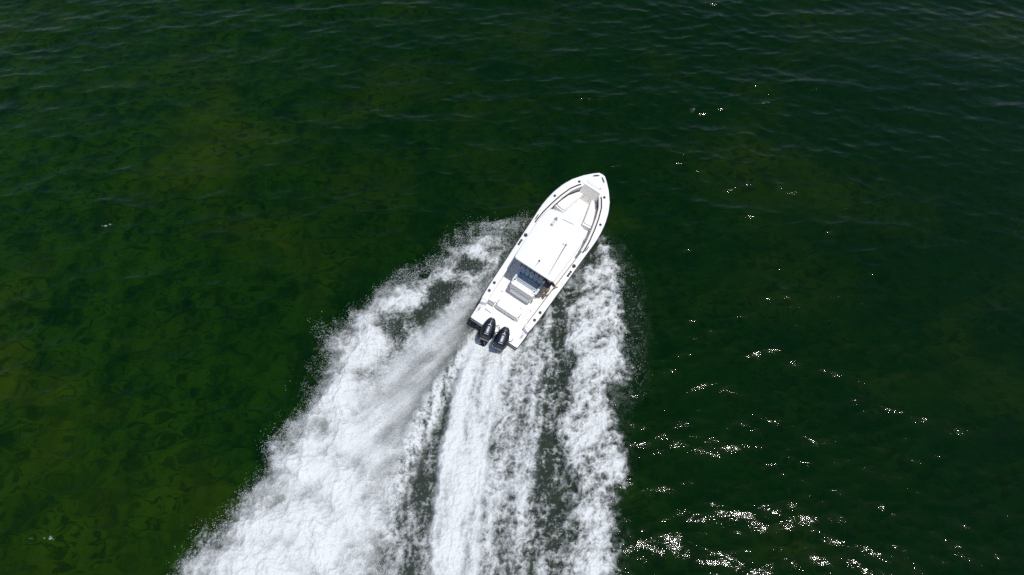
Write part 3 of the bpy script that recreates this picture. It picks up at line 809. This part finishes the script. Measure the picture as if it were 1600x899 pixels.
# folded whip antenna, short antenna, searchlight, hatch slot
an = tube('antenna', [hz(4.67, -0.56, 0.05), hz(4.37, -0.58, 0.055), hz(3.67, -0.63, 0.06), hz(2.93, -0.68, 0.06)], [0.024, 0.020, 0.012, 0.007], M_GREY, hardtop, 8)
tube('antenna_mount', [hz(4.69, -0.56, -0.01), hz(4.69, -0.56, 0.07)], 0.036, M_BLACK, hardtop, 10)
tube('vent_cap', [hz(4.66, -0.44, -0.005), hz(4.66, -0.44, 0.03)], 0.030, M_GREY, hardtop, 10)
tube('antenna', [hz(3.30, 0.01, 0.04), hz(3.07, 0.015, 0.045), hz(2.87, 0.02, 0.045)], [0.014, 0.010, 0.008], M_GREY, hardtop, 8)
tube('antenna_mount', [hz(3.31, 0.01, -0.01), hz(3.31, 0.01, 0.06)], 0.040, M_BLACK, hardtop, 10)
bm = bmesh.new()
for y in (0.445, 0.515): bm_tube(bm, [hz(5.57, y, 0.03), hz(5.19, y, 0.03)], 0.010, 6)
bm_box(bm, 5.13, 5.21, 0.42, 0.55, ht_z(5.17, .48)-0.005, ht_z(5.17, .48)+0.05, 0.015)
bm_tube(bm, [hz(5.60, 0.48, -0.01), hz(5.60, 0.48, 0.06)], 0.045, 10)
bm_box(bm, 5.49, 5.57, 0.40, 0.56, ht_z(5.52, .48)-0.005, ht_z(5.52, .48)+0.035, 0.012)
finish('horn_bracket', bm, M_GREY, hardtop)
tube('light_bar', [hz(5.73, 0.22, 0.012), hz(5.80, -0.30, 0.012)], 0.011, M_GREY, hardtop, 6)
for x, y in ((3.25, 0.60), (3.22, -0.27)): tube('bolt', [hz(x, y, -0.004), hz(x, y, 0.010)], 0.014, M_SEAM, hardtop, 8)
# row of rod holders along the aft edge
for k in range(6):
    y = 0.60-0.235*k
    tube('rod_tube', [(2.86, y, 1.98), (2.94, y, 2.40)], 0.028, M_BLACK, hardtop, 8)
tube('rod_rack', [(2.90, 0.66, 2.13), (2.90, -0.64, 2.13)], 0.018, M_BLACK, hardtop, 8)
for x0, y0, x1, y1 in ((3.95, 0.66, 3.75, 0.84), (3.95, -0.66, 3.75, -0.84), (5.2, 0.66, 5.45, 0.88), (5.2, -0.66, 5.45, -0.88)):
    tube('hardtop_post', [(x0, y0, 0.36), (x0, y0, 1.3), (x1, y1, 2.44)], 0.03, M_STEEL, boat, 8)

# ------------------------------------------------------------------ outboards
def cowl_half(t):    # half width, t 0 front .. 1 back
    return 0.305*(max(0.0, 1-(abs(t-0.55)/0.552)**2.6))**0.5*(0.80+0.22*min(1, t/0.5))
def cowl_top(t): return 0.86 - 0.10*max(0, t-0.45)**1.2 - 0.06*(1-min(1, t/0.2))**2
LEN = 0.95
def cowl_surf(x, y):
    """height of the cowl's top in motor coordinates (x 0 = front, negative aft)"""
    t = min(max(-x/LEN, 0.01), 0.99); w = cowl_half(t)
    v = min(0.98, abs(y)/max(w, 1e-4))
    return 0.30+(cowl_top(t)-0.30)*(1-v**3.4)**(1/3.4)
def outboard(yc, steer):
    root = bpy.data.objects.new('outboard_motor', None); link(root, boat)
    root.location = (0.36, yc, 0.52); root.rotation_euler = (0, R(3), steer)
    bm = bmesh.new(); rings = []
    nu, nv = 30, 28
    for i in range(nu+1):
        t = 0.002+0.996*(0.5-0.5*math.cos(math.pi*i/nu)); w = cowl_half(t); zt = cowl_top(t); zb = 0.16+0.06*(1-t)
        end = min(1, (min(t, 1-t)/0.10))**0.5
        zc = 0.36; ring = []
        for k in range(nv):
            a = 2*math.pi*k/nv; ca, sa = math.cos(a), math.sin(a)
            y = w*math.copysign(abs(ca)**(2/3.2), ca)
            z = zc + ((zt-zc)*abs(sa)**(2/3.2) if sa > 0 else -(zc-zb)*abs(sa)**(2/3.0))*(0.45+0.55*end)
            ring.append(bm.verts.new((-t*LEN, y, z)))
        rings.append(ring)
    for i in range(nu):
        for k in range(nv): bm.faces.new((rings[i][k], rings[i][(k+1) % nv], rings[i+1][(k+1) % nv], rings[i+1][k]))
    bm.faces.new(rings[0]); bm.faces.new(rings[-1][::-1])
    finish('cowl', bm, M_COWL, root, angle=60)
    # front cap, a shade lighter and matt
    bm = bmesh.new(); rings = []
    for i in range(9):
        t = 0.01+0.30*i/8; w = cowl_half(t)+0.006; zt = cowl_top(t)+0.006
        rings.append([bm.verts.new((-t*LEN, w*0.93*math.cos(a)*(abs(math.cos(a))**-0.4 if abs(math.cos(a)) > 0.02 else 0), 0.36+(zt-0.36)*math.sin(a)**(2/3.2)*(0.45+0.55*min(1, t/0.10)**0.5))) for a in np.linspace(0.25, math.pi-0.25, 15)])
    for i in range(8):
        for k in range(14): bm.faces.new((rings[i][k], rings[i][k+1], rings[i+1][k+1], rings[i+1][k]))
    cap = finish('cowl_cap', bm, M_COWLTRIM, root, angle=60)
    for x_ in (-0.13, -0.27): tube('cap_screw', [(x_, 0, cowl_surf(x_, 0)-0.005), (x_, 0, cowl_surf(x_, 0)+0.016)], 0.016, M_MARK, root, 8)
    # lower cowl skirt and leg
    bm = bmesh.new(); prev = None
    for t in np.linspace(0.04, 0.995, 16):
        w = cowl_half(t)*1.0+0.012; cur = [bm.verts.new((-t*LEN*1.02, y, z)) for y, z in ((-w, 0.34), (-w*0.85, 0.20), (0, 0.15), (w*0.85, 0.20), (w, 0.34))]
        if prev:
            for k in range(4): bm.faces.new((prev[k], cur[k], cur[k+1], prev[k+1]))
        prev = cur
    bm.faces.new(prev)
    finish('lower_cowl', bm, M_ENGGREY, root)
    bm = bmesh.new()
    bm_box(bm, -0.58, -0.30, -0.09, 0.09, -1.05, 0.18, 0.05)
    bm_box(bm, -0.95, -0.30, -0.15, 0.15, -0.62, -0.59, 0.01)
    bm_tube(bm, [(-0.20, 0, -0.92), (-0.30, 0, -0.92), (-0.62, 0, -0.92), (-0.78, 0, -0.92)], [0.03, 0.075, 0.085, 0.05], 12)
    bm_box(bm, -0.60, -0.42, -0.012, 0.012, -1.25, -0.95, 0.005)
    finish('gear_leg', bm, M_COWLTRIM, root)
    box('mount_bracket', -0.36, 0.0, -0.17, 0.17, -0.35, 0.16, M_COWLTRIM, root, 0.03)
    bm = bmesh.new()
    for k in range(3):
        mt = Matrix.Rotation(2*math.pi*k/3, 4, 'X') @ Matrix.Rotation(R(35), 4, 'Z')
        bm_box(bm, -0.10, 0.10, -0.012, 0.012, 0.05, 0.19, 0.008, 1, Matrix.Translation((-0.80, 0, -0.92)) @ mt)
    finish('propeller', bm, M_STEEL, root)
    # three-pronged emblem, name along the axis, small marks aft: all laid on the cowl
    bm = bmesh.new()
    def strip(p, q, w):
        p = Vector(p); q = Vector(q); d = (q-p).normalized(); n_ = Vector((-d.y, d.x))*w/2
        K = 4
        L_ = [p+(q-p)*k/K for k in range(K+1)]
        va = [bm.verts.new((v.x+n_.x, v.y+n_.y, cowl_surf(v.x+n_.x, v.y+n_.y)+0.006)) for v in L_]
        vb = [bm.verts.new((v.x-n_.x, v.y-n_.y, cowl_surf(v.x-n_.x, v.y-n_.y)+0.006)) for v in L_]
        for k in range(K): bm.faces.new((va[k], va[k+1], vb[k+1], vb[k]))
    ex, ey = -0.42, 0.0
    for an_ in (0, 130, 230):
        strip((ex, ey), (ex+0.085*math.cos(R(an_)), ey+0.085*math.sin(R(an_))), 0.022)
    finish('emblem', bm, M_MARK, root, smooth=False)
    cu = bpy.data.curves.new('lettering', 'FONT'); cu.body = 'YAMAHA'; cu.size = 0.115; cu.align_x = 'CENTER'; cu.align_y = 'CENTER'; cu.resolution_u = 2
    cu.offset = 0.003
    tmp = bpy.data.objects.new('tmp_text', cu); C.objects.link(tmp)
    dg = bpy.context.evaluated_depsgraph_get(); tm = bpy.data.meshes.new_from_object(tmp.evaluated_get(dg))
    bpy.data.objects.remove(tmp)
    xs_ = [v.co.x for v in tm.vertices]; k_ = 0.31/(max(xs_)-min(xs_))
    for v in tm.vertices:
        x = -0.69 + v.co.x*k_; y = v.co.y*1.25
        v.co = (x, y, cowl_surf(x, y)+0.007)
    tm.materials.append(M_MARK)
    link(bpy.data.objects.new('lettering', tm), root)
    bm = bmesh.new()
    for y in (-0.075, -0.025, 0.025, 0.075): strip((-0.895, y-0.02), (-0.895, y+0.02), 0.020)
    finish('aft_mark', bm, M_MARK, root, smooth=False)
    # rigging hose looping on the starboard side
    hp = [(-0.18, -0.20, 0.30), (-0.12, -0.34, 0.36), (-0.20, -0.46, 0.34), (-0.34, -0.46, 0.30), (-0.42, -0.36, 0.26), (-0.40, -0.24, 0.24)]
    sm = []
    for i in range(len(hp)-1):
        for t in (0, 0.34, 0.67):
            p0 = Vector(hp[max(i-1, 0)]); p1 = Vector(hp[i]); p2 = Vector(hp[i+1]); p3 = Vector(hp[min(i+2, len(hp)-1)])
            sm.append(0.5*((2*p1)+(p2-p0)*t+(2*p0-5*p1+4*p2-p3)*t*t+(3*p1-p0-3*p2+p3)*t**3))
    tube('rigging_hose', sm+[Vector(hp[-1])], 0.018, M_GREY, root, 8)
    return root
outboard(0.36, R(12.5)); outboard(-0.38, R(12.5))

# ------------------------------------------------------------------ person at the helm's starboard side
def skin(name, nodes, edges, mat, parent=None, sub=2, rootv=0):
    """continuous body surface grown round connected joints: nodes = (x,y,z,radius)"""
    me = bpy.data.meshes.new(name)
    me.from_pydata([n_[:3] for n_ in nodes], edges, [])
    ob = bpy.data.objects.new(name, me); link(ob, parent)
    md = ob.modifiers.new('skin', 'SKIN'); md.use_smooth_shade = True
    if not me.skin_vertices: me.skin_vertices.new()
    for i, n_ in enumerate(nodes):
        r_ = n_[3]
        me.skin_vertices[0].data[i].radius = r_ if isinstance(r_, tuple) else (r_, r_)
        me.skin_vertices[0].data[i].use_root = (i == rootv)
    ss_ = ob.modifiers.new('smooth', 'SUBSURF'); ss_.levels = sub; ss_.render_levels = sub
    me.materials.append(mat)
    return ob

# joints in the boat's frame: x forward, y port, z up; stands on the sole at z 0.35
M0 = Matrix.Translation((BX, BY, 0)) @ Euler((BROLL, -BTRIM, BYAW)).to_matrix().to_4x4()
px_, py_, z0 = 3.02, -0.83, SOLE
nodes = [(px_, py_, z0+0.93, (.15, .11)),                       # 0 pelvis
 (px_+0.03, py_, z0+1.12, (.14, .10)), (px_+0.05, py_, z0+1.32, (.16, .11)), (px_+0.06, py_, z0+1.46, (.09, .08)),
 (px_+0.08, py_, z0+1.54, .055), (px_+0.11, py_, z0+1.62, (.075, .085)), (px_+0.12, py_, z0+1.72, (.07, .08)), # neck, head
 (px_+0.00, py_+0.09, z0+0.86, .10), (px_+0.05, py_+0.13, z0+0.49, .065), (px_-0.02, py_+0.14, z0+0.10, .042), (px_-0.03, py_+0.14, z0+0.035, .045), (px_+0.14, py_+0.15, z0+0.03, .035),
 (px_+0.00, py_-0.09, z0+0.86, .10), (px_-0.04, py_-0.11, z0+0.49, .065), (px_-0.19, py_-0.12, z0+0.10, .042), (px_-0.20, py_-0.12, z0+0.035, .045), (px_-0.03, py_-0.13, z0+0.03, .035),
 (px_+0.07, py_+0.19, z0+1.42, .055), (px_+0.14, py_+0.26, z0+1.16, .042), (px_+0.40, py_+0.25, z0+1.10, .033), (px_+0.48, py_+0.24, z0+1.11, .032), # port arm reaching to the console
 (px_+0.07, py_-0.19, z0+1.42, .055), (px_+0.12, py_-0.31, z0+1.14, .042), (px_+0.26, py_-0.345, z0+0.86, .033), (px_+0.30, py_-0.36, z0+0.80, .034)] # stbd arm to gunwale
edges = [(0,1),(1,2),(2,3),(3,4),(4,5),(5,6),(0,7),(7,8),(8,9),(9,10),(10,11),(0,12),(12,13),(13,14),(14,15),(15,16),(3,17),(17,18),(18,19),(19,20),(3,21),(21,22),(22,23),(23,24)]
# five fingers on each hand
def fingers(hand_i, fwd, side, down):
    hx, hy, hzz, _ = nodes[hand_i]
    f, sd, dn = Vector(fwd).normalized(), Vector(side).normalized(), Vector(down).normalized()
    for k, ln in ((-1.5, .055), (-0.5, .068), (0.5, .072), (1.5, .062)):
        b0 = Vector((hx, hy, hzz))+sd*k*0.021+f*0.02
        i0 = len(nodes)
        for j, (a_, d_) in enumerate(((0.03, 0.0), (0.03+ln*0.55, 0.008), (0.03+ln, 0.030))):
            p_ = b0+f*a_+dn*d_; nodes.append((p_.x, p_.y, p_.z, 0.0095))
        edges.extend([(hand_i, i0), (i0, i0+1), (i0+1, i0+2)])
    b0 = Vector((hx, hy, hzz)); i0 = len(nodes)
    for a_, s_ in ((0.0, 0.045), (0.035, 0.062)):
        p_ = b0+f*a_+sd*s_*1.0+dn*0.01; nodes.append((p_.x, p_.y, p_.z, 0.0105))
    edges.extend([(hand_i, i0), (i0, i0+1)])
fingers(20, (1, 0, -0.1), (0, -1, 0), (0, 0, -1)); fingers(24, (0.75, -0.6, -0.25), (0.55, 0.75, 0), (0, 0, -1))
person = skin('person', nodes, edges, M_SKIN)
person.matrix_world = M0
tag(person, 'person in dark shirt and khaki shorts standing at the hardtop edge, hand on gunwale', 'person')
g = 0.022
skin('shirt', [(px_+0.01, py_, z0+0.97, (.175, .135)), (px_+0.03, py_, z0+1.12, (.165, .125)), (px_+0.05, py_, z0+1.32, (.18, .13)), (px_+0.06, py_, z0+1.45, (.10, .09)),
 (px_+0.07, py_+0.19, z0+1.42, .078), (px_+0.125, py_+0.245, z0+1.22, .068), (px_+0.07, py_-0.19, z0+1.42, .078), (px_+0.11, py_-0.275, z0+1.22, .068)],
 [(0,1),(1,2),(2,3),(3,4),(4,5),(3,6),(6,7)], M_SHIRT, person)
skin('shorts', [(px_, py_, z0+0.95, (.18, .14)), (px_, py_+0.09, z0+0.84, .125), (px_+0.035, py_+0.12, z0+0.58, .105), (px_, py_-0.09, z0+0.84, .125), (px_-0.03, py_-0.105, z0+0.58, .105), (px_+.01, py_, z0+1.02, (.17, .13))],
 [(0,5),(0,1),(1,2),(0,3),(3,4)], M_SHORTS, person)
bm = bmesh.new()
bmesh.ops.create_uvsphere(bm, u_segments=18, v_segments=12, radius=0.105)
for v in list(bm.verts):
    if v.co.z < -0.02 and v.co.x > -0.02: v.co *= 0.72
    v.co.x *= 1.08; v.co.y *= 0.93
    v.co += Vector((px_+0.10, py_, z0+1.70))
hair = finish('hair', bm, M_HAIR, person)
# face
for sg in (1, -1):
    tube('eye', [(px_+0.190, py_+sg*0.032, z0+1.665), (px_+0.203, py_+sg*0.032, z0+1.665)], 0.011, M_HAIR, person, 8)
    tube('ear', [(px_+0.10, py_+sg*0.088, z0+1.68), (px_+0.10, py_+sg*0.10, z0+1.65), (px_+0.105, py_+sg*0.09, z0+1.62)], [0.010, 0.016, 0.008], M_SKIN, person, 6)
tube('nose', [(px_+0.185, py_, z0+1.672), (px_+0.212, py_, z0+1.628), (px_+0.188, py_, z0+1.615)], [0.007, 0.014, 0.010], M_SKIN, person, 8)
tube('mouth', [(px_+0.178, py_-0.025, z0+1.592), (px_+0.186, py_, z0+1.590), (px_+0.178, py_+0.025, z0+1.592)], 0.006, M_SHORTS, person, 6)
print('tris', sum(len(o.data.polygons) for o in bpy.data.objects if o.type == 'MESH'))
